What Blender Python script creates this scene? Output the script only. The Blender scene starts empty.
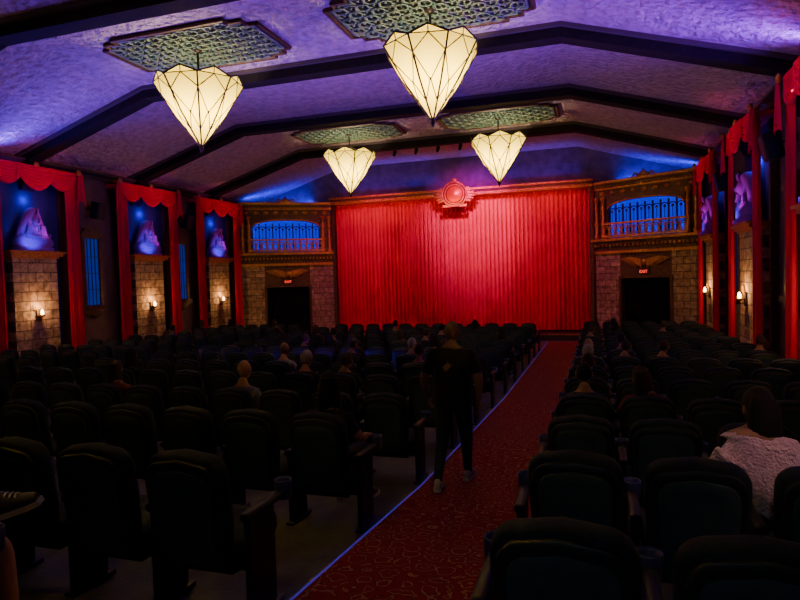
import bpy, math, random
from mathutils import Vector, Matrix
from math import sin, cos, pi, radians
random.seed(4)
T=Matrix.Translation
def RX(a): return Matrix.Rotation(a,4,'X')
def RY(a): return Matrix.Rotation(a,4,'Y')
def RZ(a): return Matrix.Rotation(a,4,'Z')
# ---------------------------------------------------------------- materials
def mat(name,col,rough=.6,metal=0,emit=None,es=0,col2=None,nscale=5,bump=0,bscale=30,sheen=0,detail=4,spec=None,bdist=.05):
    m=bpy.data.materials.new(name); m.use_nodes=True
    nt=m.node_tree; b=nt.nodes['Principled BSDF']
    b.inputs['Base Color'].default_value=(*col,1); b.inputs['Roughness'].default_value=rough; b.inputs['Metallic'].default_value=metal
    if spec is not None: b.inputs['Specular IOR Level'].default_value=spec
    if sheen: b.inputs['Sheen Weight'].default_value=sheen
    if emit: b.inputs['Emission Color'].default_value=(*emit,1); b.inputs['Emission Strength'].default_value=es
    tc=nt.nodes.new('ShaderNodeTexCoord')
    if col2:
        n=nt.nodes.new('ShaderNodeTexNoise'); n.inputs['Scale'].default_value=nscale; n.inputs['Detail'].default_value=detail
        r=nt.nodes.new('ShaderNodeValToRGB'); r.color_ramp.elements[0].position=.35; r.color_ramp.elements[1].position=.65
        r.color_ramp.elements[0].color=(*col,1); r.color_ramp.elements[1].color=(*col2,1)
        nt.links.new(tc.outputs['Object'],n.inputs['Vector']); nt.links.new(n.outputs['Fac'],r.inputs['Fac']); nt.links.new(r.outputs['Color'],b.inputs['Base Color'])
    if bump:
        n=nt.nodes.new('ShaderNodeTexNoise'); n.inputs['Scale'].default_value=bscale; n.inputs['Detail'].default_value=5
        bp=nt.nodes.new('ShaderNodeBump'); bp.inputs['Strength'].default_value=bump; bp.inputs['Distance'].default_value=bdist
        nt.links.new(tc.outputs['Object'],n.inputs['Vector']); nt.links.new(n.outputs['Fac'],bp.inputs['Height']); nt.links.new(bp.outputs['Normal'],b.inputs['Normal'])
    return m
def stone(name,c1,c2,mortar):
    m=mat(name,c1,.85); nt=m.node_tree; b=nt.nodes['Principled BSDF']
    tc=[n for n in nt.nodes if n.type=='TEX_COORD'][0]
    s=nt.nodes.new('ShaderNodeSeparateXYZ'); c=nt.nodes.new('ShaderNodeCombineXYZ')
    nt.links.new(tc.outputs['Object'],s.inputs[0]); nt.links.new(s.outputs['X'],c.inputs['X']); nt.links.new(s.outputs['Z'],c.inputs['Y'])
    br=nt.nodes.new('ShaderNodeTexBrick'); br.inputs['Scale'].default_value=1; br.inputs['Brick Width'].default_value=.46; br.inputs['Row Height'].default_value=.26
    br.inputs['Mortar Size'].default_value=.012; br.inputs['Color1'].default_value=(*c1,1); br.inputs['Color2'].default_value=(*c2,1); br.inputs['Mortar'].default_value=(*mortar,1)
    nt.links.new(c.outputs[0],br.inputs['Vector'])
    n=nt.nodes.new('ShaderNodeTexNoise'); n.inputs['Scale'].default_value=7; n.inputs['Detail'].default_value=6; nt.links.new(tc.outputs['Object'],n.inputs['Vector'])
    r=nt.nodes.new('ShaderNodeValToRGB'); r.color_ramp.elements[0].position=.3; r.color_ramp.elements[0].color=(.30,.28,.27,1); r.color_ramp.elements[1].position=.7
    nt.links.new(n.outputs['Fac'],r.inputs['Fac'])
    mx=nt.nodes.new('ShaderNodeMix'); mx.data_type='RGBA'; mx.blend_type='MULTIPLY'; mx.inputs[0].default_value=1
    nt.links.new(br.outputs['Color'],mx.inputs[6]); nt.links.new(r.outputs['Color'],mx.inputs[7])
    nt.links.new(mx.outputs[2],b.inputs['Base Color'])
    sb=nt.nodes.new('ShaderNodeMath'); sb.operation='SUBTRACT'; nt.links.new(n.outputs['Fac'],sb.inputs[0]); nt.links.new(br.outputs['Fac'],sb.inputs[1])
    bp=nt.nodes.new('ShaderNodeBump'); bp.inputs['Strength'].default_value=.9; bp.inputs['Distance'].default_value=.05
    nt.links.new(sb.outputs[0],bp.inputs['Height']); nt.links.new(bp.outputs['Normal'],b.inputs['Normal'])
    return m
def carpet():
    m=mat('carpet_red',(.2,.01,.02),.95,spec=.1); nt=m.node_tree; b=nt.nodes['Principled BSDF']
    tc=[n for n in nt.nodes if n.type=='TEX_COORD'][0]
    v=nt.nodes.new('ShaderNodeTexVoronoi'); v.inputs['Scale'].default_value=6.0; v.inputs['Randomness'].default_value=.35
    nz=nt.nodes.new('ShaderNodeTexNoise'); nz.inputs['Scale'].default_value=11; nz.inputs['Detail'].default_value=3
    nt.links.new(tc.outputs['Object'],v.inputs['Vector']); nt.links.new(tc.outputs['Object'],nz.inputs['Vector'])
    a=nt.nodes.new('ShaderNodeMath'); a.operation='MULTIPLY_ADD'; a.inputs[1].default_value=20; nt.links.new(v.outputs['Distance'],a.inputs[0])
    a2=nt.nodes.new('ShaderNodeMath'); a2.operation='MULTIPLY'; a2.inputs[1].default_value=12; nt.links.new(nz.outputs['Fac'],a2.inputs[0]); nt.links.new(a2.outputs[0],a.inputs[2])
    s=nt.nodes.new('ShaderNodeMath'); s.operation='SINE'; nt.links.new(a.outputs[0],s.inputs[0])
    r=nt.nodes.new('ShaderNodeValToRGB'); e=r.color_ramp.elements
    e[0].position=.25; e[0].color=(.17,.009,.022,1); e[1].position=.97; e[1].color=(.25,.13,.10,1)
    k=r.color_ramp.elements.new(.5); k.color=(.045,.006,.012,1); k=r.color_ramp.elements.new(.80); k.color=(.18,.012,.024,1)
    nt.links.new(s.outputs[0],r.inputs['Fac']); nt.links.new(r.outputs['Color'],b.inputs['Base Color'])
    return m
M_={}
M_['ceil']=mat('stucco_ceiling',(.42,.33,.37),.9,col2=(.62,.49,.54),nscale=6,detail=9,bump=1,bscale=7,bdist=.28)
M_['beam']=mat('dark_beam_wood',(.008,.006,.008),.8,col2=(.014,.010,.014),nscale=8,spec=.2)
M_['beamtrim']=mat('beam_trim',(.07,.05,.06),.7)
M_['wall']=mat('mauve_wall_plaster',(.09,.04,.055),.85,col2=(.13,.065,.08),nscale=3,bump=.4,bscale=14)
M_['upper']=mat('upper_front_plaster',(.10,.06,.12),.85,col2=(.16,.10,.19),nscale=3,bump=.5,bscale=10)
M_['trim']=mat('dark_trim',(.04,.025,.025),.6)
M_['conc']=mat('concrete_floor',(.055,.05,.058),.6,col2=(.09,.084,.094),nscale=4,bump=.15,bscale=30)
M_['carpet']=carpet()
M_['curtain']=mat('red_velvet',(.80,.001,.10),.9,sheen=.0,col2=(.88,.002,.13),nscale=1.5,spec=.03)
M_['drape']=mat('red_drape',(.62,.003,.06),.8,spec=.15)
M_['gold']=mat('antique_gold',(.60,.29,.07),.42,.6,col2=(.34,.16,.04),nscale=12,bump=.3,bscale=40)
M_['dgold']=mat('dark_bronze',(.13,.07,.035),.5,.4,col2=(.07,.038,.02),nscale=12,bump=.3,bscale=40)
M_['bars']=mat('dark_grille_iron',(.02,.012,.008),.8,.0)
M_['stone']=stone('stone_blocks',(.58,.39,.26),(.38,.24,.16),(.14,.08,.055))
M_['black']=mat('black_cloth',(.006,.006,.008),.9,spec=.1)
M_['nicheback']=mat('niche_blue_black',(.02,.015,.13),.9,spec=.1)
M_['plastic']=mat('black_plastic',(.008,.008,.010),.5,spec=.3)
M_['seat']=mat('seat_fabric',(.008,.013,.024),.8,col2=(.013,.020,.034),nscale=20,bump=.15,bscale=120,spec=.2)
M_['panel']=mat('seat_back_panel',(.024,.046,.060),.75,col2=(.030,.056,.072),nscale=20,bump=.1,bscale=120,spec=.2)
M_['shell']=mat('seat_shell',(.010,.014,.020),.45,spec=.4)
M_['metal']=mat('seat_metal',(.03,.03,.05),.4,.6)
M_['cup']=mat('cupholder_rim',(.05,.05,.16),.35,.3)
M_['teal']=mat('verdigris_grille',(.10,.20,.17),.5,.4,col2=(.20,.26,.18),nscale=6,bump=.4,bscale=30)
M_['plate']=mat('medallion_back',(.025,.03,.035),.8)
M_['plaster']=mat('statue_plaster_lit_tint',(.20,.015,.42),.8,bump=.2,bscale=40,spec=.05)  # purple of the statue lighting is put into this base colour
M_['blue']=mat('blue_backlight',(.0,.0,.02),1,emit=(.0,.008,1),es=.80,spec=0)
M_['bluewin']=mat('blue_window_glass',(.0,.01,.08),.6,emit=(.0,.05,.7),es=.26)
M_['led']=mat('led_blue',(.02,.02,.3),.8,emit=(.14,.06,1),es=.20)
M_['bulb']=mat('warm_bulb',(1,.8,.5),.5,emit=(1,.66,.28),es=16)
M_['exit']=mat('exit_red',(1,.1,.05),.5,emit=(1,.06,.04),es=2)
M_['exitbox']=mat('exit_box',(.05,.01,.01),.5)
M_['red']=mat('red_enamel',(.6,.05,.02),.4,.3)
M_['came']=mat('lead_came',(.03,.025,.02),.5,.5)
def shade():
    m=bpy.data.materials.new('amber_glass'); m.use_nodes=True; nt=m.node_tree; nt.nodes.clear()
    o=nt.nodes.new('ShaderNodeOutputMaterial'); a=nt.nodes.new('ShaderNodeAddShader')
    tr=nt.nodes.new('ShaderNodeBsdfTranslucent'); tr.inputs[0].default_value=(.72,.58,.075,1)
    em=nt.nodes.new('ShaderNodeEmission'); em.inputs[1].default_value=.20
    tc=nt.nodes.new('ShaderNodeTexCoord'); n=nt.nodes.new('ShaderNodeTexNoise'); n.inputs['Scale'].default_value=5
    r=nt.nodes.new('ShaderNodeValToRGB'); r.color_ramp.elements[0].color=(.7,.54,.08,1); r.color_ramp.elements[1].color=(1,.80,.16,1)
    nt.links.new(tc.outputs['Object'],n.inputs['Vector']); nt.links.new(n.outputs['Fac'],r.inputs['Fac']); nt.links.new(r.outputs['Color'],em.inputs[0])
    nt.links.new(tr.outputs[0],a.inputs[0]); nt.links.new(em.outputs[0],a.inputs[1]); nt.links.new(a.outputs[0],o.inputs[0])
    return m
M_['shade']=shade()
# ---------------------------------------------------------------- mesh builder
class MB:
    def __init__(s): s.v=[];s.f=[];s.mi=[];s.sm=[];s.mats=[]
    def m(s,k):
        if k not in s.mats: s.mats.append(k)
        return s.mats.index(k)
    def add(s,vs,fs,k,sm=False,M=None,flip=False):
        o=len(s.v); i=s.m(k)
        for v in vs:
            v=Vector(v)
            s.v.append(M@v if M else v)
        for f in fs:
            s.f.append([o+j for j in (reversed(f) if flip else f)]); s.mi.append(i); s.sm.append(sm)
    def box(s,x0,x1,y0,y1,z0,z1,k,M=None):
        vs=[(x0,y0,z0),(x1,y0,z0),(x1,y1,z0),(x0,y1,z0),(x0,y0,z1),(x1,y0,z1),(x1,y1,z1),(x0,y1,z1)]
        s.add(vs,[(3,2,1,0),(4,5,6,7),(0,1,5,4),(1,2,6,5),(2,3,7,6),(3,0,4,7)],k,False,M)
    def loft(s,rings,k,sm=True,M=None,caps=True):
        n=len(rings[0]); vs=[p for r in rings for p in r]; fs=[]
        for a in range(len(rings)-1):
            for j in range(n):
                fs.append((a*n+j,a*n+(j+1)%n,(a+1)*n+(j+1)%n,(a+1)*n+j))
        s.add(vs,fs,k,sm,M)
        if caps:
            s.add(rings[0],[tuple(range(n-1,-1,-1))],k,False,M); s.add(rings[-1],[tuple(range(n))],k,False,M)
    def lathe(s,prof,k,n=16,M=None,caps=True):
        s.loft([[(r*cos(2*pi*j/n),r*sin(2*pi*j/n),z) for j in range(n)] for r,z in prof],k,True,M,caps)
    def tube(s,path,rad,k,n=6,M=None,sm=True):
        P=[Vector(p) for p in path]
        if not hasattr(rad,'__len__'): rad=[rad]*len(P)
        rings=[];u=None
        for i,p in enumerate(P):
            d=(P[min(i+1,len(P)-1)]-P[max(i-1,0)]); 
            if d.length<1e-9: d=Vector((0,0,1))
            d.normalize()
            if u is None: u=d.orthogonal().normalized()
            else:
                u=(u-d*u.dot(d)); u=u.normalized() if u.length>1e-6 else d.orthogonal().normalized()
            w=d.cross(u)
            rings.append([p+(u*cos(2*pi*j/n)+w*sin(2*pi*j/n))*rad[i] for j in range(n)])
        s.loft(rings,k,sm,M)
    def pillow(s,ol,t,b,k,M=None,sc=.92,sm=True):
        cx=sum(p[0] for p in ol)/len(ol); cz=sum(p[1] for p in ol)/len(ol)
        def ring(y,q): return [(cx+(p[0]-cx)*q,y,cz+(p[1]-cz)*q) for p in ol]
        s.loft([ring(-t/2-b*.25,.6),ring(-t/2,sc),ring(-t/2+b*.4,sc+(1-sc)*.7),ring(-t/2+b,1),ring(t/2-b,1),ring(t/2-b*.4,sc+(1-sc)*.7),ring(t/2,sc),ring(t/2+b*.25,.6)],k,sm,M)
    def ell(s,c,r,k,M=None,nu=12,nv=8):
        vs=[];fs=[]
        for i in range(nv+1):
            th=pi*i/nv
            for j in range(nu):
                ph=2*pi*j/nu; vs.append((c[0]+r[0]*sin(th)*cos(ph),c[1]+r[1]*sin(th)*sin(ph),c[2]-r[2]*cos(th)))
        for i in range(nv):
            for j in range(nu): fs.append((i*nu+j,i*nu+(j+1)%nu,(i+1)*nu+(j+1)%nu,(i+1)*nu+j))
        s.add(vs,fs,k,True,M)
    def mesh(s,name):
        me=bpy.data.meshes.new(name); me.from_pydata([tuple(v) for v in s.v],[],s.f)
        for k in s.mats: me.materials.append(M_[k])
        me.polygons.foreach_set('material_index',s.mi); me.polygons.foreach_set('use_smooth',s.sm); me.update()
        return me
    def obj(s,name,M=None,parent=None):
        return put(name,s.mesh(name),M,parent)
def put(name,me,M=None,parent=None):
    o=bpy.data.objects.new(name,me); bpy.context.scene.collection.objects.link(o)
    if parent: o.parent=parent
    if M: o.matrix_world=M
    return o
def rrect(w,h,r,n=5,cx=0,cz=0):
    pts=[]
    for (sx,sz,a0) in ((1,1,0),(-1,1,90),(-1,-1,180),(1,-1,270)):
        for i in range(n+1):
            a=radians(a0+90*i/n); pts.append((cx+sx*(w/2-r)+r*cos(a)*1,cz+sz*(h/2-r)+r*sin(a)))
    return pts
# ---------------------------------------------------------------- layout constants
XC=-5.55; HW=9.25; XL=XC-HW; XR=XC+HW
CAMZ=2.70; ZW=6.3; ZC=7.6; KN=5.0
FP=[(-4,1.25),(0,1.62),(6,2.2),(12,2.5),(22,2.68),(26,2.7)]
def fz(y):
    for (a,ha),(b,hb) in zip(FP,FP[1:]):
        if y<=b: return CAMZ-(ha+(hb-ha)*(y-a)/(b-a))
    return 0
BEAMS=[.6,4.6,8.6,12.6,16.7,20.8]
BAYL=[12.5,16.9,20.9,8.2,3.9]; BAYR=[10.9,15.7,20.3,6.6,2.3]
# ---------------------------------------------------------------- room shell
ys=[-4,-2,0,2,4,6,8,10,12,17,22,25.8]
def strip(name,x0,x1,dz,k,y0=-4,y1=25.8,th=.15):
    b=MB(); yy=[y0]+[y for y in ys if y0<y<y1]+[y1]
    rings=[[(x0,y,fz(y)+dz),(x1,y,fz(y)+dz),(x1,y,fz(y)+dz-th),(x0,y,fz(y)+dz-th)] for y in yy]
    b.loft(rings,k,False); return b.obj(name)
strip('floor',XL-.2,XR+.2,0,'conc')
strip('aisle_carpet',-1.75,-.46,.012,'carpet',-3.9,23.9,.011)
strip('aisle_carpet',2*XC+.46,2*XC+1.75,.012,'carpet',-3.9,23.9,.011)
strip('aisle_light_strip',-1.766,-1.752,.018,'led',-3.9,23.5,.016)
for nm,x0,x1 in (('wall_left',XL-.2,XL),('wall_right',XR,XR+.2)):
    b=MB(); b.box(x0,x1,-4,25.8,0,ZW+.3,'wall'); b.obj(nm)
b=MB(); b.box(XL,XR,-4.2,-4,0,8,'wall'); b.obj('wall_back')
b=MB(); b.box(XL,XR,25.6,25.8,-.1,7.7,'wall'); b.obj('wall_front')
def cprof(d=0): return [(XL,ZW-d),(XC-KN,ZC-d),(XC+KN,ZC-d),(XR,ZW-d)]
b=MB(); lo=cprof(); up=cprof(-.25)[::-1]
b.loft([[(x,y,z) for x,z in lo+up] for y in (-4,25.8)],'ceil',False); 
b.f=[list(reversed(f)) for f in b.f]; b.obj('ceiling')
for y in BEAMS:
    b=MB()
    for (hw,d,k) in ((.19,.28,'beam'),(.27,.08,'beamtrim')):
        pts=cprof(d)+cprof(-.01)[::-1]
        b.loft([[(x,y+q,z) for x,z in pts] for q in (-hw,hw)],k,False)
    for sx in (XL,XR):
        q=1 if sx==XL else -1
        b.loft([[(sx,y+e,ZW-.95),(sx+q*.12,y+e,ZW-.9),(sx+q*.45,y+e,ZW-.25),(sx+q*.45,y+e,ZW-.1),(sx,y+e,ZW-.1)] for e in (-.2,.2)],'beam',False)
    b.obj('ceiling_beam')
b=MB(); pts=[(XL,6.1),(XR,6.1),(XR,ZW),(XC+KN,ZC),(XC-KN,ZC),(XL,ZW)]
b.loft([[(x,y,z) for x,z in pts] for y in (24.75,25.0)],'upper',False); b.obj('wall_front_upper')
b=MB(); w=5.55
b.box(XC-w,XC+w,24.5,25.0,5.98,6.10,'gold'); b.box(XC-w,XC+w,24.42,25.0,6.10,6.18,'dgold'); b.box(XC-w,XC+w,24.36,25,6.18,6.26,'gold')
for i in range(70):
    x=XC-w+.08+i*(2*w-.16)/69; b.box(x-.04,x+.04,24.44,24.5,6.0,6.09,'gold')
for sx in (-1,1):
    x=XC+sx*(w-.09); b.box(x-.07,x+.07,24.6,24.80,.31,6.0,'dgold')
b.obj('trim_stage_lintel')
b=MB(); b.box(XC-5.45,XC+5.45,24.2,25.55,-.05,.30,'trim'); b.box(XC-5.45,XC+5.45,24.15,24.2,.24,.30,'gold'); b.obj('stage_platform')
for nm,sx,q in (('trim_cornice_left',XL,1),('trim_cornice_right',XR,-1)):
    b=MB(); 
    b.loft([[(sx,y,6.0),(sx+q*.10,y,6.0),(sx+q*.16,y,6.08),(sx+q*.32,y,6.14),(sx+q*.32,y,6.2),(sx,y,6.2)] for y in (-4,22.3)],'trim',False); b.obj(nm)
for nm,sx,q in (('baseboard_left',XL,1),('baseboard_right',XR,-1)):
    b=MB(); b.loft([[(sx,y,fz(y)),(sx+q*.04,y,fz(y)),(sx+q*.04,y,fz(y)+.3),(sx,y,fz(y)+.3)] for y in ys[:-1]],'trim',False); b.obj(nm)
# ---------------------------------------------------------------- stage curtain
def drape(b,x0,x1,zt,zb,pl,amp,k,M=None,nz=8,gather=None,yo=0,lo=.45,hi=1.45,om=.6):
    n=pl*8; jit=[random.uniform(lo,hi) for _ in range(pl+1)]; off=[random.uniform(-om,om) for _ in range(pl+1)]
    vs=[];fs=[]
    for i in range(nz+1):
        t=i/nz
        for j in range(n+1):
            u=j/n; c=int(min(u*pl,pl-1)); fr=u*pl-c
            a=jit[c]*(1-fr)+jit[c+1]*fr; of=off[c]*(1-fr)+off[c+1]*fr
            x=x0+(x1-x0)*u
            if gather: x=(x0+x1)/2+(x-(x0+x1)/2)*gather(t)
            top=zt(u) if callable(zt) else zt; bot=zb(u) if callable(zb) else zb
            y=yo-amp*a*(.55+.45*t)*sin(2*pi*u*pl+of*(1+t*.8))
            vs.append((x+amp*.2*cos(2*pi*u*pl+of),y,top+(bot-top)*t))
    for i in range(nz):
        for j in range(n):
            a=i*(n+1)+j; fs.append((a,a+n+1,a+n+2,a+1))
    b.add(vs,fs,k,True,M)
rs=random.getstate(); random.seed(23)
b=MB(); drape(b,XC-5.55,XC+5.55,6.05,.36,64,.15,'curtain',T((0,25.0,0)),10,lo=.6,hi=1.3,om=.5)
b.obj('stage_curtain')
random.setstate(rs)
b=MB()
b.lathe([(.0,-.08),(.34,-.08),(.36,0),(.30,.06),(.0,.10)],'red',24,RX(pi/2),False)
for r0 in (.40,.50):
    b.tube([(r0*cos(a*pi/16),-.03,r0*sin(a*pi/16)) for a in range(33)],.045,'gold')
for sx in (-1,1):
    for i in range(6):
        a=radians(-28+i*11); L=.85-.05*abs(i-2)
        b.loft([[(sx*(.5*cos(a)),-.05,.5*sin(a)-.04),(sx*(.5*cos(a)),.05,.5*sin(a)-.04),(sx*(.5*cos(a)),.05,.5*sin(a)+.04),(sx*(.5*cos(a)),-.05,.5*sin(a)+.04)],
                [(sx*(L*cos(a)),-.03,L*sin(a)*.8-.05),(sx*(L*cos(a)),.05,L*sin(a)*.8-.05),(sx*(L*cos(a)),.05,L*sin(a)*.8+.03),(sx*(L*cos(a)),-.03,L*sin(a)*.8+.03)]],'gold',False)
b.box(-.5,.5,-.04,.06,-.52,-.42,'gold'); b.ell((0,0,.56),(.12,.06,.10),'gold')
b.obj('stage_sun_emblem',T((XC+.15,24.26,6.02)))
# ---------------------------------------------------------------- splayed organ-grille panels
def winged(b,M,k='gold',s=1.0):
    b.ell((0,-.03,0),(.13*s,.06,.13*s),k,M)
    for sx in (-1,1):
        for i in range(9):
            L=(.95-.07*i)*s; z=(.10-.035*i)*s; c=.10*s
            b.loft([[(sx*.1*s,-.06,z-.015),(sx*.1*s,0,z-.015),(sx*.1*s,0,z+.015),(sx*.1*s,-.06,z+.015)],
                    [(sx*L*.6,-.05,z+c*.9-.02),(sx*L*.6,0,z+c*.9-.02),(sx*L*.6,0,z+c*.9+.015),(sx*L*.6,-.05,z+c*.9+.015)],
                    [(sx*L,-.03,z+c*.3-.012),(sx*L,0,z+c*.3-.012),(sx*L,0,z+c*.3+.01),(sx*L,-.03,z+c*.3+.01)]],k,False,M)
def panel(M,idx):
    b=MB(); W=2.02
    for s in (-1,1):
        x0,x1=sorted((s*.98,s*W)); b.box(x0,x1,0,.35,-.05,3.35,'stone')
        x0,x1=sorted((s*1.48,s*W)); b.box(x0,x1,0,.35,3.95,5.5,'dgold')
        for xx in (1.6,1.88):
            b.lathe([(.10,3.95),(.10,4.05),(.06,4.1),(.075,4.4),(.10,4.5),(.06,4.6),(.07,5.0),(.09,5.1),(.055,5.2),(.07,5.35),(.11,5.4),(.11,5.5)],'gold',10,T((s*xx,-.09,0)))
        b.box(*sorted((s*.92,s*1.02)),-.06,.1,-.02,2.45,'dgold')
    b.box(-.98,.98,0,.35,2.42,3.35,'dgold'); b.box(-1.02,1.02,-.06,.05,2.40,2.50,'dgold')
    for z0,z1,p,k in ((3.35,3.45,.10,'gold'),(3.45,3.62,.03,'dgold'),(3.62,3.70,.08,'dgold'),(3.70,3.82,.20,'dgold'),(3.82,3.92,.30,'gold')):
        b.box(-W,W,-p,.35,z0,z1,k)
    b.box(-W,W,0,.35,3.92,3.96,'dgold')
    for i in range(26):
        x=-W+.1+i*(2*W-.2)/25; b.box(x-.035,x+.035,-.16,-.08,3.62,3.70,'gold')
    b.box(-W,W,0,.35,5.5,5.9,'dgold')
    for z0,z1,p,k in ((5.80,5.86,.06,'gold'),(5.90,6.0,.12,'dgold'),(6.0,6.1,.24,'gold')): b.box(-W,W,-p,.35,z0,z1,k)
    for i in range(30):
        x=-W+.08+i*(2*W-.16)/29; b.box(x-.03,x+.03,-.11,0,5.87,5.94,'gold')
    for i in range(9):
        x=-1.7+i*.425; b.ell((x,-.01,5.67),(.11,.05,.08),'gold')
    n=20
    f=lambda x:5.0+.36*math.sqrt(max(0,1-(abs(x)/1.48)**2.6))
    for i in range(n):
        xa=-1.48+2.96*i/n; xb=-1.48+2.96*(i+1)/n
        b.loft([[(xa,-.04,f(xa)),(xa,.1,f(xa)),(xa,.1,5.52),(xa,-.04,5.52)],[(xb,-.04,f(xb)),(xb,.1,f(xb)),(xb,.1,5.52),(xb,-.04,5.52)]],'dgold',False)
    b.tube([(-1.46+2.92*i/n,-.06,f(-1.46+2.92*i/n)-.01) for i in range(n+1)],.035,'gold')
    for i in range(11):
        x=-1.45+i*.29; top=4.95 if i in(0,10) else 5.2
        b.box(x-.026,x+.026,.02,.07,3.95,top,'bars')
    for i in range(10):
        x=-1.45+i*.29+.145
        b.tube([(x+.145*cos(a*pi/8),.04,4.92+.15*sin(a*pi/8)) for a in range(9)],.022,'bars',5)
        b.tube([(x,.04,4.45),(x,.04,4.92)],.012,'bars',5); b.ell((x,.04,4.95),(.05,.03,.06),'dgold')
    for i in range(13):
        x=-1.44+i*.24
        b.tube([(x+.12*cos(a*pi/6),-.14,4.20+.18*sin(a*pi/6)) for a in range(13)],.024,'gold',5)
        b.tube([(x+.09*cos(a*pi/6),-.14,4.20+.10*sin(a*pi/6)) for a in range(13)],.018,'gold',5)
        b.tube([(x+.12,-.14,3.95),(x+.12,-.14,4.48)],.022,'gold',5)
    b.box(-1.6,1.6,-.18,-.10,4.44,4.52,'gold'); b.box(-1.6,1.6,-.18,-.10,3.96,4.04,'gold')
    b.ell((0,-.05,6.18),(.20,.08,.11),'gold'); b.ell((0,-.05,6.30),(.07,.05,.07),'gold')
    for s in (-1,1):
        b.tube([(s*(.2+.32*t/8),-.05,6.14+.11*sin(t/8*pi*1.5)) for t in range(9)],[.05-.003*t for t in range(9)],'gold')
    winged(b,T((0,-.04,2.98)))
    o=b.obj('organ_loft_facade',M)
    g=MB(); g.box(-1.48,1.48,.26,.33,3.97,5.49,'blue'); g.obj('window_%d'%idx,M)
    d=MB(); drape(d,-.96,.96,2.44,.03,14,.04,'black',T((0,.22,0)),4)
    d.box(-.97,.97,.30,.34,0,2.41,'black'); d.obj('door_%d'%idx,M)
    e=MB(); e.box(-.2,.2,-.14,-.065,2.56,2.72,'exitbox'); e.box(-.05,.05,-.065,.0,2.60,2.70,'plastic'); eo=e.obj('exit_sign',M)
    c=bpy.data.curves.new('letters','FONT'); c.body='EXIT'; c.size=.15; c.align_x='CENTER'; c.extrude=.004; c.materials.append(M_['exit'])
    t=bpy.data.objects.new('letters',c); bpy.context.scene.collection.objects.link(t); t.parent=eo
    t.matrix_parent_inverse=Matrix(); t.matrix_basis=T((0,-.146,2.588))@RX(pi/2)
PA=math.atan2(2.1,3.45)
cxL=(XL+.2+XC-5.6)/2; cxR=2*XC-cxL
MPL=T((cxL,23.7,0))@RZ(PA); MPR=T((cxR,23.7,0))@RZ(-PA)
panel(MPL,1); panel(MPR,2)
# ---------------------------------------------------------------- wall bays
def ML(y): return T((XL,y,0))@RZ(pi/2)
def MR(y): return T((XR,y,0))@RZ(-pi/2)
def bust():
    b=MB()
    def sec(w,d,z,y=0,n=20,p=2.6):
        r=[]
        for j in range(n):
            a=2*pi*j/n; c,s=cos(a),sin(a)
            r.append((w*math.copysign(abs(c)**(2/p),c),y+d*math.copysign(abs(s)**(2/p),s),z))
        return r
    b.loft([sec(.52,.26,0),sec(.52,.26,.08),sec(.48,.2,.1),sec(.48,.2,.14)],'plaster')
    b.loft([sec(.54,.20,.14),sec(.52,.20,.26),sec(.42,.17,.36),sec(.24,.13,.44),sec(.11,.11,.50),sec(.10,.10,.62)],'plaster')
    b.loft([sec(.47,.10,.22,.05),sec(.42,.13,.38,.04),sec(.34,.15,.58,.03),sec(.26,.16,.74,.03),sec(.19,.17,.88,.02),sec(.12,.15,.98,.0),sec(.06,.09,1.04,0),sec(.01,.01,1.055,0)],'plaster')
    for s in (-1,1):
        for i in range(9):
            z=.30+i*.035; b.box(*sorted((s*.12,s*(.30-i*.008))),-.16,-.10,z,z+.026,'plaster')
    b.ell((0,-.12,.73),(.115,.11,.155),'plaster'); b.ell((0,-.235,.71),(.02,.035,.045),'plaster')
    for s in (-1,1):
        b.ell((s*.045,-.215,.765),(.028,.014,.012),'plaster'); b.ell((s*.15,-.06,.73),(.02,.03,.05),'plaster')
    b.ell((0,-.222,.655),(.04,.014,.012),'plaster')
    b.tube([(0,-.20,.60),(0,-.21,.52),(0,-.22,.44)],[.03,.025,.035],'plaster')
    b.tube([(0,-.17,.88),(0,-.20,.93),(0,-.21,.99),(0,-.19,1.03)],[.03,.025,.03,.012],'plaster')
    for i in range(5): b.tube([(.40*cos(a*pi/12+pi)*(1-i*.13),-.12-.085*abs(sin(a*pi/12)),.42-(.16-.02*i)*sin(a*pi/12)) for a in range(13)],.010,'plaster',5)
    return b.mesh('pharaoh_bust')
BUST=bust()
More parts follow.
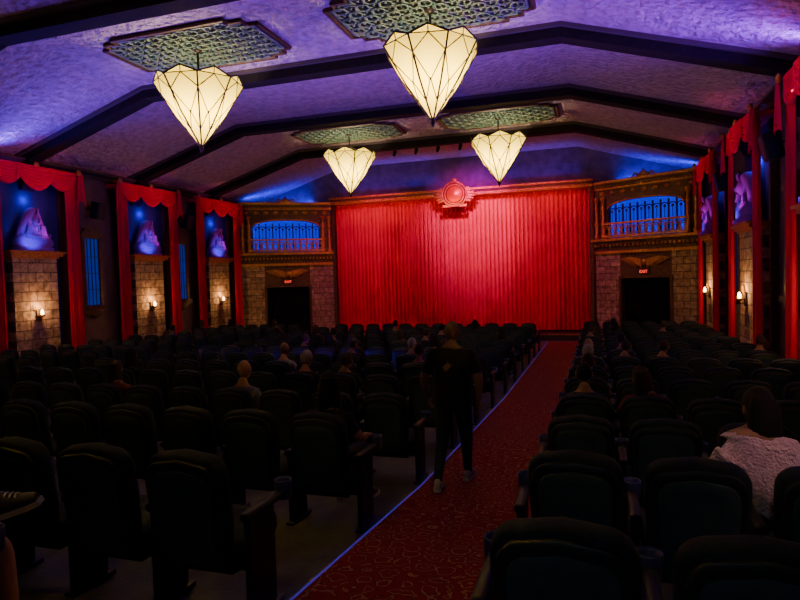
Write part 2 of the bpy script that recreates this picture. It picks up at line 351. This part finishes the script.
def bay_meshes():
    p=MB()
    p.box(-.68,.68,-.35,-.035,0,3.50,'stone')
    for z0,z1,e in ((3.50,3.56,.05),(3.56,3.64,.12),(3.64,3.70,.18)): p.box(-.68-e,.68+e,-.35-e,-.035,z0,z1,'gold')
    p.box(-.74,.74,-.41,-.035,0,.9,'dgold')
    pier=p.mesh('stone_pier')
    n=MB()
    n.box(-1.12,1.12,-.03,-.005,.8,5.95,'nicheback')
    for s in (-1,1): n.box(*sorted((s*1.05,s*1.16)),-.14,-.005,.5,5.95,'dgold')
    n.box(-1.16,1.16,-.16,-.005,5.85,5.97,'dgold')
    niche=n.mesh('niche_recess')
    d=MB()
    for s in (-1,1):
        x0,x1=sorted((s*.98,s*1.44)); drape(d,x0,x1,5.9,.55,5,.055,'drape',T((0,-.42,0)),8)
        d.box(*sorted((s*.95,s*1.46)),-.40,-.02,5.80,5.92,'drape')
    def swag(x0,x1,dep,y):
        nn=22; rows=7; vs=[];fs=[]
        for i in range(rows*4+1):
            t=i/(rows*4)
            for j in range(nn+1):
                u=j/nn; x=x0+(x1-x0)*u; sag=4*u*(1-u)
                z=5.98-.16*t-(dep*t)*sag; yy=y-.05*abs(sin(t*rows*pi))*(.4+sag)-.04*sag
                vs.append((x,yy,z))
        for i in range(rows*4):
            for j in range(nn):
                a=i*(nn+1)+j; fs.append((a,a+nn+1,a+nn+2,a+1))
        d.add(vs,fs,'drape',True)
    swag(-1.40,-.30,.42,-.46); swag(.30,1.40,.42,-.46); swag(-.62,.62,.50,-.52)
    for x in (-1.46,1.46,-.46,.46):
        L=.95 if abs(x)>1 else .45
        drape(d,x-.13,x+.13,5.99,lambda u:5.99-L*(.8+.2*abs(2*u-1)),3,.03,'drape',T((0,-.56,0)),5,lambda t:.6+.7*t)
    d.tube([(-1.5,-.42,5.98),(1.5,-.42,5.98)],.035,'drape',8)
    for x in (-1.4,0,1.4): d.ell((x,-.56,6.0),(.09,.05,.09),'gold')
    drp=d.mesh('bay_drapes')
    s=MB()
    s.pillow(rrect(.16,.34,.06,4,0,1.95),.04,.01,'dgold',T((0,-.38,0)))
    s.tube([(0,-.39,1.88),(0,-.47,1.84),(0,-.50,1.92)],.018,'gold')
    s.lathe([(.02,1.90),(.07,1.93),(.085,1.97),(.07,1.97)],'gold',12,T((0,-.50,0)))
    s.lathe([(.028,1.96),(.042,2.01),(.036,2.06),(.01,2.11)],'bulb',10,T((0,-.50,0)))
    for q in (-1,1): s.tube([(q*.05,-.40,2.08),(q*.13,-.42,2.16),(q*.10,-.42,2.25)],[.015,.012,.006],'gold')
    sc=s.mesh('sconce')
    return pier,niche,drp,sc
PIER,NICHE,DRP,SC=bay_meshes()
def light(kind,name,loc,e,col,**kw):
    l=bpy.data.lights.new(name,kind); l.energy=e; l.color=col
    tgt=kw.pop('to',None)
    for k,v in kw.items(): setattr(l,k,v)
    o=bpy.data.objects.new(name,l); bpy.context.scene.collection.objects.link(o); o.location=loc
    if tgt is not None: o.rotation_euler=(Vector(tgt)-Vector(loc)).to_track_quat('-Z','Y').to_euler()
    return o
for side,MF,BY in (('L',ML,BAYL),('R',MR,BAYR)):
    for y in BY:
        M=MF(y)
        put('stone_pier',PIER,M); put('niche_recess',NICHE,M); put('bay_curtain',DRP,M); put('sconce_lamp',SC,M)
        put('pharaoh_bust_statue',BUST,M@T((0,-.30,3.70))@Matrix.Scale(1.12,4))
        light('POINT','sconce_light',M@Vector((0,-.60,2.2)),26 if y>7 else 8,(1,.52,.18),shadow_soft_size=.05)
        if y>6.5:
            light('SPOT','statue_light',M@Vector((.35,-1.0,3.80)),55,(1,.0,.55),to=M@Vector((.1,-.2,4.80)),spot_size=1.0,spot_blend=.6,shadow_soft_size=.05)
            light('SPOT','statue_light',M@Vector((-.45,-1.0,3.80)),48,(.10,.0,1),to=M@Vector((-.1,-.2,4.15)),spot_size=1.2,spot_blend=.6,shadow_soft_size=.05)
            light('POINT','statue_back_light',M@Vector((0,-.14,5.1)),9,(.04,.01,1),shadow_soft_size=.05)
            light('SPOT','drape_fill_spot',M@Vector((0,-2.6,5.9)),55,(1,.08,.22),to=M@Vector((0,-.4,5.75)),spot_size=radians(74),spot_blend=.5,shadow_soft_size=.2)  # added spot without a fixture, washes the drapes
    b=MB()
    b.box(-.36,.36,-.04,-.005,1.95,4.35,'plate')
    b.box(-.27,.27,-.05,-.04,2.12,4.16,'bluewin')
    for x in (-.32,.32): b.box(x-.05,x+.05,-.12,-.005,1.98,4.2,'dgold')
    for x in (-.14,0,.14): b.box(x-.01,x+.01,-.07,-.04,2.1,4.16,'bars')
    for z in (2.6,3.1,3.6): b.box(-.27,.27,-.07,-.04,z-.01,z+.01,'bars')
    b.box(-.44,.44,-.16,-.005,4.16,4.28,'dgold'); b.box(-.36,.36,-.12,-.005,4.28,4.38,'dgold'); b.box(-.24,.24,-.10,-.005,4.38,4.48,'dgold')
    b.box(-.44,.44,-.20,-.005,1.98,2.10,'dgold'); b.pillow([(-.34,1.98),(.34,1.98),(.22,1.80),(0,1.70),(-.22,1.80)],.14,.03,'dgold',T((0,-.08,0)))
    wm=b.mesh('window_side')
    WY=[(BY[0]+BY[1])/2,(BY[1]+BY[2])/2,(BY[0]+BY[3])/2,(BY[3]+BY[4])/2]
    for i,y in enumerate(WY):
        put('window_%d'%(i+(3 if side=='L' else 7)),wm,MF(y))
    s=MB(); s.pillow(rrect(.34,.52,.03,3),.30,.02,'plastic',T((0,-.42,0))@RX(radians(12)))
    s.pillow(rrect(.28,.44,.02,3),.02,.005,'metal',T((0,-.42,0))@RX(radians(12))@T((0,-.155,0))); s.tube([(0,-.3,.05),(0,-.03,.12)],.025,'metal'); s.box(-.08,.08,-.03,-.005,.02,.22,'metal')
    sm=s.mesh('loudspeaker')
    for y in WY[:3]: put('loudspeaker',sm,MF(y)@T((0,0,5.0)))
# ---------------------------------------------------------------- ceiling medallions and chandeliers
def medallion():
    b=MB(); A,Bz=1.8,1.0
    ol=[(A,Bz-.35),(A-.22,Bz-.35),(A-.22,Bz-.15),(A-.5,Bz-.15),(A-.5,Bz),(-A+.5,Bz),(-A+.5,Bz-.15),(-A+.22,Bz-.15),(-A+.22,Bz-.35),(-A,Bz-.35)]
    ol=ol+[(-x,-y) for x,y in ol]
    b.loft([[(x,y,-.02) for x,y in ol],[(x,y,-.005) for x,y in ol]],'plate',False)
    b.tube([(x,y,-.04) for x,y in ol+ol[:1]],.045,'dgold',6,sm=False)
    b.tube([(x*.94,y*.9,-.05) for x,y in ol+ol[:1]],.022,'teal',5)
    nx,ny=15,8
    for i in range(nx):
        for j in range(ny):
            x=-1.54+i*.22; y=-.80+j*.2286
            if abs(x)>A-.30 and abs(y)>Bz-.42: continue
            if abs(x)>A-.55 and abs(y)>Bz-.25: continue
            r=.125
            b.tube([(x+r*cos(a*pi/5+.3),y+r*sin(a*pi/5+.3),-.05-.02*((i+j)%2)) for a in range(11)],.019,'teal',4)
            b.ell((x,y,-.05),(.03,.03,.025),'teal',None,6,4)
    return b.mesh('ceiling_medallion')
MED=medallion()
def chandelier():
    b=MB(); n=8
    def P(r,z,a): return Vector((r*cos(a),r*sin(a),z))
    tip=Vector((0,0,0)); da=2*pi/n; lines=[]
    for i in range(n):
        a0=i*da; a1=a0+da; am=a0+da/2
        m0,m1=P(.50,.66,a0),P(.50,.66,a1); r0,r1=P(.89,1.30,a0),P(.89,1.30,a1); ap=P(.84,1.44,am)
        b.add([tip,m0,m1],[(0,2,1)],'shade'); b.add([m0,m1,r1,r0],[(0,1,2,3)],'shade',flip=True); b.add([r0,r1,ap],[(0,1,2)],'shade',flip=True)
        mm=(m0+m1)/2; rm=(r0+r1)/2; t0=r0.lerp(m0,.40); t1=r1.lerp(m1,.40)
        lines+= [[tip,m0,r0],[r0,ap,r1],[ap,rm],[rm,t0],[rm,t1],[t0,tip.lerp(mm,.95)],[t1,tip.lerp(mm,.95)],[mm,tip.lerp(m0,.5)],[mm,tip.lerp(m1,.5)],[r0,r1]]
    for k,l in enumerate(lines):
        b.tube([p*1.006 for p in l],.018 if k%10<2 else .011,'came',5)
    b.lathe([(.0,-.10),(.03,-.06),(.05,0),(.03,.06)],'came',8)
    for i in range(4): b.tube([P(.86,1.28,i*pi/2),Vector((0,0,1.62))],.012,'came',5)
    b.tube([(0,0,1.58),(0,0,2.05)],.022,'came',8); b.lathe([(.12,2.05),(.10,2.0),(.03,1.96)],'came',12)
    return b.mesh('chandelier')
CH=chandelier()
for y in (2.6,10.8,18.9):
    for x in (XC-2.22,XC+2.78):
        put('ceiling_medallion',MED,T((x,y,ZC)))
        put('pendant_lamp',CH,T((x,y,5.52))@RZ(.2+pi/8))
        light('POINT','lamp_bulb_light',(x,y,6.42),185,(1,.76,.40),shadow_soft_size=.16)
b=MB(); b.box(XC-3,XC+3,20.62,20.68,7.27,7.315,'plastic')
for i in range(8):
    x=XC-2.8+i*.8; b.lathe([(.05,-.12),(.07,.10),(.04,.14)],'plastic',10,T((x,20.65,7.14))@RX(-.7)); b.tube([(x,20.65,7.14),(x,20.65,7.28)],.012,'plastic')
b.obj('stage_track_lights')
# ---------------------------------------------------------------- seats
def seat(ends):
    b=MB()
    zt=1.0; W=.250
    ol=[(-.205,.34),(.205,.34),(.235,.55),(W,.78)]
    for i in range(7):
        a=radians(i*90/6); ol.append((W-.11+.11*cos(a),.87+.11*sin(a)))
    ol.append((0,zt))
    for i in range(7):
        a=radians(90+i*90/6); ol.append((-W+.11+.11*cos(a),.87+.11*sin(a)))
    ol+= [(-W,.78),(-.235,.55)]
    Mt=T((0,.02,0))@T((0,0,.4))@RX(radians(9))@T((0,0,-.4))
    b.pillow(ol,.10,.035,'seat',Mt,.93)
    sh=[(x*.90,.36+(z-.36)*.955) for x,z in ol]
    b.pillow(sh,.03,.010,'shell',Mt@T((0,-.058,0)),.97)
    sh2=[(x*.76,.42+(z-.42)*.86) for x,z in ol]
    b.pillow(sh2,.02,.008,'panel',Mt@T((0,-.074,0)),.97)
    b.pillow(rrect(.50,.50,.09,5),.13,.04,'seat',T((0,.27,.40))@RX(radians(90+4)),.92)
    b.box(-.2,.2,.05,.42,.27,.34,'plastic')
    xs=[.312]+([-.312] if ends else [])
    for x in xs:
        b.pillow([(p[1],p[0]) for p in rrect(.05,.06,.02,3)],.40,.012,'plastic',T((x,.20,.62)),.85)
        b.lathe([(.040,-.06),(.050,-.05),(.056,.05),(.052,.058),(.045,.045),(.040,-.04)],'cup',14,T((x,.44,.635)),True)
        b.pillow([(-.02,.03),(.02,.03),(.02,.60),(-.02,.60)],.26,.02,'plastic',T((x,.16,0)),.95,False)
        b.box(x-.035,x+.035,.0,.34,0,.03,'metal')
        b.tube([(x,.30,.3),(0,.22,.30)],.018,'metal')
    b.tube([(-.312,.1,.30),(.312,.1,.30)],.02,'metal')
    return b.mesh('theater_seat')
S1=seat(False); S2=seat(True)
def seatrow(y,xs):
    xs=sorted(xs)
    for i,x in enumerate(xs):
        put('theater_seat',S2 if i==0 else S1,T((x,y,fz(y)-.012)))
CX=[-2.14-.6236*i for i in range(12)]; LX=[-10.98-.62*i for i in range(6)]; RXs=[-.12+.60*i for i in range(6)]
RC=[1.55,2.77]+[2.77+1.62*k for k in range(1,12)]
RR=[2.15,3.40,4.85]+[4.85+1.5*k for k in range(1,12)]
RC=[y for y in RC if y<21.6]; RR=[y for y in RR if y<21.6]
for i,y in enumerate(RC): seatrow(y,CX if i else [x-.2 for x in CX[1:]]); seatrow(y,LX)
for y in RR: seatrow(y,RXs)
# ---------------------------------------------------------------- people
def skin_mesh(pts,edges,rads,sub=2):
    me=bpy.data.meshes.new('t'); me.from_pydata([tuple(p) for p in pts],edges,[])
    ob=bpy.data.objects.new('t',me); bpy.context.scene.collection.objects.link(ob)
    ob.modifiers.new('s','SKIN')
    for i,r in enumerate(rads):
        d=me.skin_vertices[0].data[i]; d.radius=r if hasattr(r,'__len__') else (r,r); d.use_root=(i==0)
    ss=ob.modifiers.new('u','SUBSURF'); ss.levels=sub; ss.render_levels=sub
    dg=bpy.context.evaluated_depsgraph_get(); dg.update()
    m2=bpy.data.meshes.new_from_object(ob.evaluated_get(dg))
    vs=[v.co.copy() for v in m2.vertices]; fs=[tuple(p.vertices) for p in m2.polygons]
    bpy.data.objects.remove(ob); bpy.data.meshes.remove(m2); return vs,fs
def segd(p,a,b):
    ab=b-a; t=max(0,min(1,(p-a).dot(ab)/max(ab.length_squared,1e-9))); return (p-(a+ab*t)).length
def head(b,M,hair,hk,sk='skin'):
    nu,nv=20,16; base=[];dirs=[]
    for i in range(nv+1):
        th=pi*i/nv
        for j in range(nu):
            ph=2*pi*j/nu; d=Vector((sin(th)*cos(ph),sin(th)*sin(ph),-cos(th))); dirs.append(d)
            x,y,z=d.x*.078,d.y*.096,d.z*.118
            if d.z<0: x*=1-.28*(-d.z); y+=.018*(-d.z) if d.y>0 else .022*(-d.z)
            def g(cx,cy,cz,w): return math.exp(-((d-Vector((cx,cy,cz)).normalized()).length_squared)/w)
            y+=.022*g(0,1,-.18,.018)-.010*g(.32,.9,.05,.03)-.010*g(-.32,.9,.05,.03)+.006*g(0,1,-.85,.06)+.005*g(0,1,.25,.05)
            base.append(Vector((x,y,z)))
    fs=[(i*nu+j,i*nu+(j+1)%nu,(i+1)*nu+(j+1)%nu,(i+1)*nu+j) for i in range(nv) for j in range(nu)]
    b.add(base,fs,sk,True,M)
    for s in (-1,1):
        b.ell((s*.079,-.004,-.006),(.012,.02,.032),sk,M,8,6); b.ell((s*.028,.083,.008),(.012,.008,.008),'eyew',M,8,6); b.ell((s*.028,.090,.008),(.005,.004,.005),'dark',M,6,4)
        b.ell((s*.028,.089,.028),(.017,.006,.004),hk if hair!='bald' else 'dark',M,6,4)
    b.ell((0,.094,-.055),(.024,.007,.006),'lip',M,8,4)
    if hair!='bald':
        lim=-.35 if hair=='short' else -.75; sc=1.07 if hair=='short' else 1.12
        hf=[]
        for f in fs:
            c=sum((dirs[k] for k in f),Vector())/4
            if (c.y<.30 and c.z>lim) or c.z>.52: hf.append(f)
        b.add([Vector((p.x*sc,p.y*sc,p.z*sc)) for p in base],hf,hk,True,M)
        if hair in('long','bob'):
            q=1 if hair=='long' else .72
            b.loft([[(w*cos(a*pi/6),-.055+d*sin(a*pi/6),z*q) for a in range(12)] for w,d,z in ((.07,.05,.08),(.09,.06,.0),(.095,.06,-.10),(.095,.05,-.2),(.075,.035,-.27),(.03,.02,-.30))],hk,True,M)
def hand(b,w,fd,pn,sd,sk='skin',curl=.5,s=1.0):
    w=Vector(w); fd=Vector(fd).normalized(); pn=Vector(pn); pn=(pn-fd*pn.dot(fd)).normalized(); sd=fd.cross(pn)*(1 if fd.cross(pn).dot(Vector(sd))>0 else -1)
    def ring(t,hw,ht): c=w+fd*t*s; return [c+sd*hw*s*cos(a*pi/4)+pn*ht*s*sin(a*pi/4) for a in range(8)]
    b.loft([ring(-.015,.024,.018),ring(.02,.032,.018),ring(.06,.041,.016),ring(.088,.038,.012)],sk,True)
    for i,L in enumerate((.068,.078,.072,.055)):
        o=(.029-.019*i); p0=w+(fd*.080+sd*o)*s; pts=[p0]
        for q,l in enumerate((.45,.32,.25)):
            ang=curl*(.5+.35*q); d=(fd*cos(ang*(q+1)*.7)+pn*sin(ang*(q+1)*.7)).normalized(); pts.append(pts[-1]+d*L*l*s*1.1)
        b.tube(pts,[.0092*s,.009*s,.008*s,.006*s],sk,6)
    t0=w+(fd*.02+sd*.025)*s; t1=t0+(fd*.03+sd*.022+pn*.01)*s; t2=t1+(fd*.035+sd*.006+pn*.014)*s
    b.tube([t0,t1,t2,t2+(fd*.01)*s],[.013*s,.0115*s,.009*s,.006*s],sk,6)
def shoe(b,ank,toe,k='shoe',sole='sole',M=None):
    a=Vector(ank); t=Vector(toe); f=(t-a); up=Vector((0,0,1)); 
    if M is not None: up=Vector(M).normalized()
    f=(f-up*f.dot(up)).normalized(); sd=f.cross(up).normalized()
    h=a-f*.06-up*.075
    def sec(u,w,ht): c=h+f*u; return [c-sd*w,c-sd*w*.9+up*ht*.7,c-sd*w*.5+up*ht,c+sd*w*.5+up*ht,c+sd*w*.9+up*ht*.7,c+sd*w]
    b.loft([sec(-.01,.028,.05),sec(.03,.038,.10),sec(.09,.038,.11),sec(.15,.044,.075),sec(.22,.047,.055),sec(.265,.032,.04)],k,True)
    def so(u,w): c=h+f*u; return [c-sd*w-up*.02,c-sd*w+up*.008,c+sd*w+up*.008,c+sd*w-up*.02]
    b.loft([so(-.018,.03),so(.03,.042),so(.09,.040),so(.16,.048),so(.22,.051),so(.275,.034)],sole,False)
    for i in range(5):
        c=h+f*(.095+.022*i)+up*(.116-.011*i); b.tube([c-sd*.028-up*.006,c+up*.004,c+sd*.028-up*.006],.005,sole,5)
def person(J,hair,hk,top,bot,sleeve='long',legs='long',skin='skin',sex=1.0,headrot=None,fing=None,shoeup=None,shk='shoe',legf=1.0,hemdrop=0):
    names=['pel','sp','ch','nb','nk','hd','sL','eL','wL','sR','eR','wR','hL','kL','aL','tL','hR','kR','aR','tR']
    idx={n:i for i,n in enumerate(names)}
    R={'pel':(.165,.12),'sp':(.145,.11),'ch':(.175,.12),'nb':(.10,.08),'nk':.055,'hd':.052,'s':.072,'e':.045,'w':.030,'h':.095*legf,'k':.062*legf,'a':.040*legf,'t':.03}
    rad=[]
    for n in names:
        r=R.get(n) or R[n[0]]; q0=1.0 if n in('nk','hd','wL','wR') else sex
        rad.append(tuple(q*q0 for q in r) if hasattr(r,'__len__') else r*q0)
    E=[('pel','sp'),('sp','ch'),('ch','nb'),('nb','nk'),('nk','hd'),('ch','sL'),('sL','eL'),('eL','wL'),('ch','sR'),('sR','eR'),('eR','wR'),('pel','hL'),('hL','kL'),('kL','aL'),('pel','hR'),('hR','kR'),('kR','aR'),('aL','tL'),('aR','tR')]
    zone={('nb','nk'):skin,('nk','hd'):skin,('aL','tL'):shk,('aR','tR'):shk}
    for S in 'LR':
        zone[('s'+S,'e'+S)]=top; zone[('e'+S,'w'+S)]=top if sleeve=='long' else skin
        zone[('h'+S,'k'+S)]=bot; zone[('k'+S,'a'+S)]=bot if legs=='long' else skin; zone[('pel','h'+S)]=bot; zone[('ch','s'+S)]=top
    for e in (('pel','sp'),('sp','ch'),('ch','nb')): zone[e]=top
    P=[Vector(J[n]) for n in names]
    vs,fs=skin_mesh(P,[(idx[a],idx[c]) for a,c in E],rad)
    b=MB(); g={}
    for f in fs:
        c=sum((vs[k] for k in f),Vector())/len(f)
        e=min(E,key=lambda e:segd(c,P[idx[e[0]]],P[idx[e[1]]])); z=zone[e]
        if e[0][0]=='h' and legs=='short':
            a,d=P[idx[e[0]]],P[idx[e[1]]]
            if (c-a).dot(d-a)/(d-a).length_squared>.7: z=skin
        if sleeve=='short' and e[0][0]=='s':
            a,d=P[idx[e[0]]],P[idx[e[1]]]
            if (c-a).dot(d-a)/(d-a).length_squared>.72: z=skin
        g.setdefault(z,[]).append(f)
    b.v+=vs
    for z,ff in g.items():
        i=b.m(z)
        for f in ff: b.f.append(list(f)); b.mi.append(i); b.sm.append(True)
    hd=T(J['hd'])@(headrot or Matrix())@T((0,.02,.085))
    head(b,hd,hair,hk,skin)
    for S,q in (('L',-1),('R',1)):
        w=Vector(J['w'+S]); e=Vector(J['e'+S]); fd=(w-e).normalized()
        pn=(fing or {}).get(S,(Vector((0,0,-1)) if abs(fd.z)<.7 else Vector((-q,0,0)))); sdv=Vector((-q,0,0)) if abs(fd.z)<.7 else Vector((0,1,0))
        hand(b,w+fd*.01,fd,pn,sdv,skin,.55)
        shoe(b,J['a'+S],J['t'+S],shk,M=(shoeup or {}).get(S))
    if hemdrop:
        p=Vector(J['pel']); b.loft([[(p.x+w*cos(a*pi/10),p.y+d*sin(a*pi/10),p.z+z) for a in range(20)] for w,d,z in ((.21,.15,-.10),(.215,.155,-.06),(.205,.15,.05),(.20,.145,.15),(.21,.14,.25))],top,True)
    return b
for k,c in (('skin',(.26,.14,.10)),('skin2',(.22,.12,.09)),('skinl',(.60,.36,.27)),('hair_dark',(.008,.006,.006)),('hair_brown',(.04,.025,.015)),('hair_grey',(.25,.23,.22)),('eyew',(.6,.6,.58)),('dark',(.01,.01,.01)),('lip',(.35,.12,.1)),
            ('shirt_black',(.009,.009,.011)),('shirt_grey',(.16,.16,.19)),('shirt_navy',(.02,.03,.07)),('shirt_maroon',(.10,.02,.03)),('jeans',(.02,.025,.04)),('shorts',(.03,.03,.035)),('shoe',(.06,.06,.07)),('shoegrey',(.28,.26,.30)),('sole',(.4,.4,.4))):
    M_[k]=mat(k,c,.8,spec=.25)
M_['sweater']=mat('fuzzy_sweater',(.90,.62,.70),.95,col2=(.66,.40,.50),nscale=30,bump=1,bscale=60,sheen=.6)
seatJ=dict(pel=(0,.20,.54),sp=(0,.16,.72),ch=(0,.13,.92),nb=(0,.13,1.04),nk=(0,.14,1.10),hd=(0,.16,1.14),
 sL=(-.175,.13,.97),eL=(-.275,.18,.73),wL=(-.24,.40,.70),sR=(.175,.13,.97),eR=(.275,.18,.73),wR=(.24,.40,.70),
 hL=(-.09,.24,.53),kL=(-.12,.64,.55),aL=(-.12,.66,.12),tL=(-.13,.78,.06),hR=(.09,.24,.53),kR=(.12,.64,.55),aR=(.12,.66,.12),tR=(.13,.78,.06))
def mod(J,**k): d=dict(J); d.update(k); return d
slump=mod(seatJ,**{k:(seatJ[k][0],seatJ[k][1]+.03,seatJ[k][2]-.07) for k in ('sp','ch','nb','nk','hd','sL','sR')})
V=[]
V.append(person(slump,'short','hair_dark','shirt_navy','jeans').mesh('seated_a'))
V.append(person(mod(slump,wL=(-.06,.36,.82),wR=(.05,.38,.80)),'bald','dark','shirt_grey','jeans','short').mesh('seated_b'))
V.append(person(mod(slump,hd=(-.03,.19,1.04)),'long','hair_brown','shirt_maroon','jeans',sex=.88,headrot=RY(-.12)@RZ(.3)).mesh('seated_c'))
V.append(person(mod(slump,wL=(-.06,.36,.86),wR=(.05,.36,.84)),'short','hair_grey','shirt_black','jeans',headrot=RZ(-.4)).mesh('seated_d'))
V.append(person(slump,'long','hair_dark','shirt_black','jeans','short',sex=.9,skin='skin',headrot=RZ(.5)).mesh('seated_e'))
V.append(person(mod(slump,hd=(.02,.18,1.05)),'short','hair_brown','shirt_black','jeans','short',skin='skin',headrot=RZ(-.2)).mesh('seated_f'))
occ={}
def sit(block,r,c,v):
    rows,cols=(RC,CX) if block=='C' else ((RC,LX) if block=='L' else (RR,RXs))
    if r>=len(rows) or c>=len(cols) or (block,r,c) in occ: return
    occ[(block,r,c)]=1; y=rows[r]
    put('seated_person',V[v],T((cols[c],y,fz(y)-.012)))
for a in [('C',2,0,4),('C',3,3,1),('C',3,6,2),('C',4,2,5),('C',4,3,3),('C',5,5,1),('C',5,1,0),('C',6,1,5),('C',6,2,3),('C',6,4,5),('C',7,2,4),('C',7,5,2),('C',8,3,5),('C',8,7,0),
          ('R',4,0,5),('R',5,0,3),('R',6,0,1),('R',3,1,2),('R',6,2,5),('R',7,1,0),('C',2,7,2),('R',3,0,0),('C',4,8,4)]: sit(*a)
for _ in range(18):
    bl=random.choice('CCLR'); sit(bl,random.randint(6,11),random.randint(0,11 if bl=='C' else 5),random.choice((0,2,4,5)))
walkJ=dict(pel=(0,0,.96),sp=(0,.0,1.13),ch=(0,.01,1.34),nb=(0,.01,1.47),nk=(0,.02,1.53),hd=(0,.04,1.57),
 sL=(-.21,0,1.41),eL=(-.31,-.03,1.14),wL=(-.30,.12,.92),sR=(.21,.0,1.41),eR=(.29,-.06,1.14),wR=(.27,.04,.89),
 hL=(-.10,0,.90),kL=(-.12,-.02,.50),aL=(-.13,-.30,.13),tL=(-.14,-.17,.05),hR=(.10,0,.90),kR=(.11,.16,.50),aR=(.11,.20,.095),tR=(.13,.34,.05))
pb=person(walkJ,'bald','dark','shirt_black','jeans','short',skin='skin2',sex=1.18,shk='shoegrey',legf=1.05,hemdrop=1)
pb.obj('walking_man',T((-1.42,6.05,fz(6.05)+.02))@RZ(.05)@Matrix.Scale(.965,4))
wJ=mod(seatJ,sp=(-.06,.20,.70),ch=(-.14,.21,.88),nb=(-.15,.23,.98),nk=(-.14,.25,1.03),hd=(-.10,.27,1.06),sL=(-.32,.20,.91),sR=(.03,.20,.93),eL=(-.38,.22,.68),wL=(-.28,.44,.68),eR=(.15,.22,.72),wR=(.10,.42,.72))
person(wJ,'bob','hair_dark','sweater','jeans',sex=1.12,headrot=RX(-.2)@RZ(.25)).obj('woman_in_sweater',T((1.00,3.62,fz(3.6))))
cJ=mod(seatJ,kR=(.13,.62,.53),aR=(.13,.66,.12),tR=(.14,.8,.06),hL=(-.10,.24,.54),kL=(-.42,.52,.62),aL=(.03,.66,.70),tL=(.17,.74,.70))
person(cJ,'short','hair_brown','shirt_grey','shorts','short','short',skin='skinl',shk='shoe',shoeup={'L':(-.2,-.25,.95)}).obj('man_with_crossed_leg',T((CX[1]-.2,1.55,fz(1.55)-.012)))
# ---------------------------------------------------------------- lights
for s in (-1,1):
    x=XC+s*(HW-.22)
    light('AREA','cove_light',(x,11.5,6.22),470 if s<0 else 580,(.06,.01,1) if s<0 else (.20,.005,1),shape='RECTANGLE',size=.12,size_y=24,to=(x-s*1.2,11.5,8.1),spread=radians(125))
    light('AREA','cove_wash_light',(x-s*.1,11.5,6.0),130,(.85,.34,.74),shape='RECTANGLE',size=.12,size_y=24,to=(x-s*9,11.5,10.6),spread=radians(62))
for i,s in enumerate((-1,1)):
    M=MPL if s<0 else MPR
    light('AREA','front_cove_light',M@Vector((0,.5,6.15)),50,(.015,.01,1),shape='RECTANGLE',size=3.4,size_y=.2,to=M@Vector((0,1.4,8.5)))
    light('AREA','front_cove_light',(XC+s*2.8,24.45,6.32),20,(.03,.005,1),shape='RECTANGLE',size=4.5,size_y=.1,to=(XC+s*2.8,24.5,8),spread=radians(120))
    light('SPOT','facade_spot',(XC+s*4.0,21.1,7.0),120,(1,.40,.24),to=M@Vector((0,0,3.9)),spot_size=radians(60),spot_blend=1,shadow_soft_size=.1)
light('SPOT','stage_spot',(XC+1.0,21.1,7.0),1350,(1,.01,.70),to=(XC+.7,24.9,5.0),spot_size=radians(72),spot_blend=1,shadow_soft_size=.1)
light('SPOT','stage_spot',(XC-3.3,21.1,7.0),480,(1,.01,.40),to=(XC-3.6,24.9,3.0),spot_size=radians(100),spot_blend=1,shadow_soft_size=.1)
light('SPOT','stage_spot',(XC+3.3,21.1,7.0),430,(1,.01,.40),to=(XC+3.6,24.9,3.0),spot_size=radians(100),spot_blend=1,shadow_soft_size=.1)
light('AREA','stage_foot_light',(XC,24.0,5.6),32,(1,.30,.05),shape='RECTANGLE',size=10,size_y=.15,to=(XC,24.9,6.4))
light('SPOT','figure_fill_spot',(3.2,2.0,5.2),210,(1,.48,.58),to=(.98,3.75,1.5),spot_size=radians(20),spot_blend=1,shadow_soft_size=.1)  # added fill spot to brighten the woman in the sweater
light('SPOT','figure_fill_spot',(-5.0,-1.0,5.2),55,(1,.7,.6),to=(-2.85,2.0,1.3),spot_size=radians(13),spot_blend=1,shadow_soft_size=.1)  # added fill aimed at the crossed-leg man
light('SPOT','foreground_fill_spot',(-.5,-3.4,5.4),85,(.70,.85,1),to=(.2,2.6,1.2),spot_size=radians(50),spot_blend=1,shadow_soft_size=.2)  # added fill from behind the camera for foreground seats and floor
w=bpy.data.worlds.new('world'); bpy.context.scene.world=w; w.use_nodes=True
w.node_tree.nodes['Background'].inputs[0].default_value=(.02,.02,.05,1); w.node_tree.nodes['Background'].inputs[1].default_value=.05
# ---------------------------------------------------------------- camera
yaw=math.atan(195/600); pit=math.atan(23/600); rho=.030
f=Vector((-sin(yaw)*cos(pit),cos(yaw)*cos(pit),-sin(pit))); r0=Vector((cos(yaw),sin(yaw),0)); u0=r0.cross(f)
r=r0*cos(rho)-u0*sin(rho); u=u0*cos(rho)+r0*sin(rho)
R3=Matrix((r,u,-f)).transposed()
cd=bpy.data.cameras.new('camera'); cd.sensor_width=36; cd.lens=27; cd.clip_start=.05; cd.clip_end=200
cam=bpy.data.objects.new('camera',cd); bpy.context.scene.collection.objects.link(cam); cam.matrix_world=T((0,0,CAMZ))@R3.to_4x4()
bpy.context.scene.camera=cam
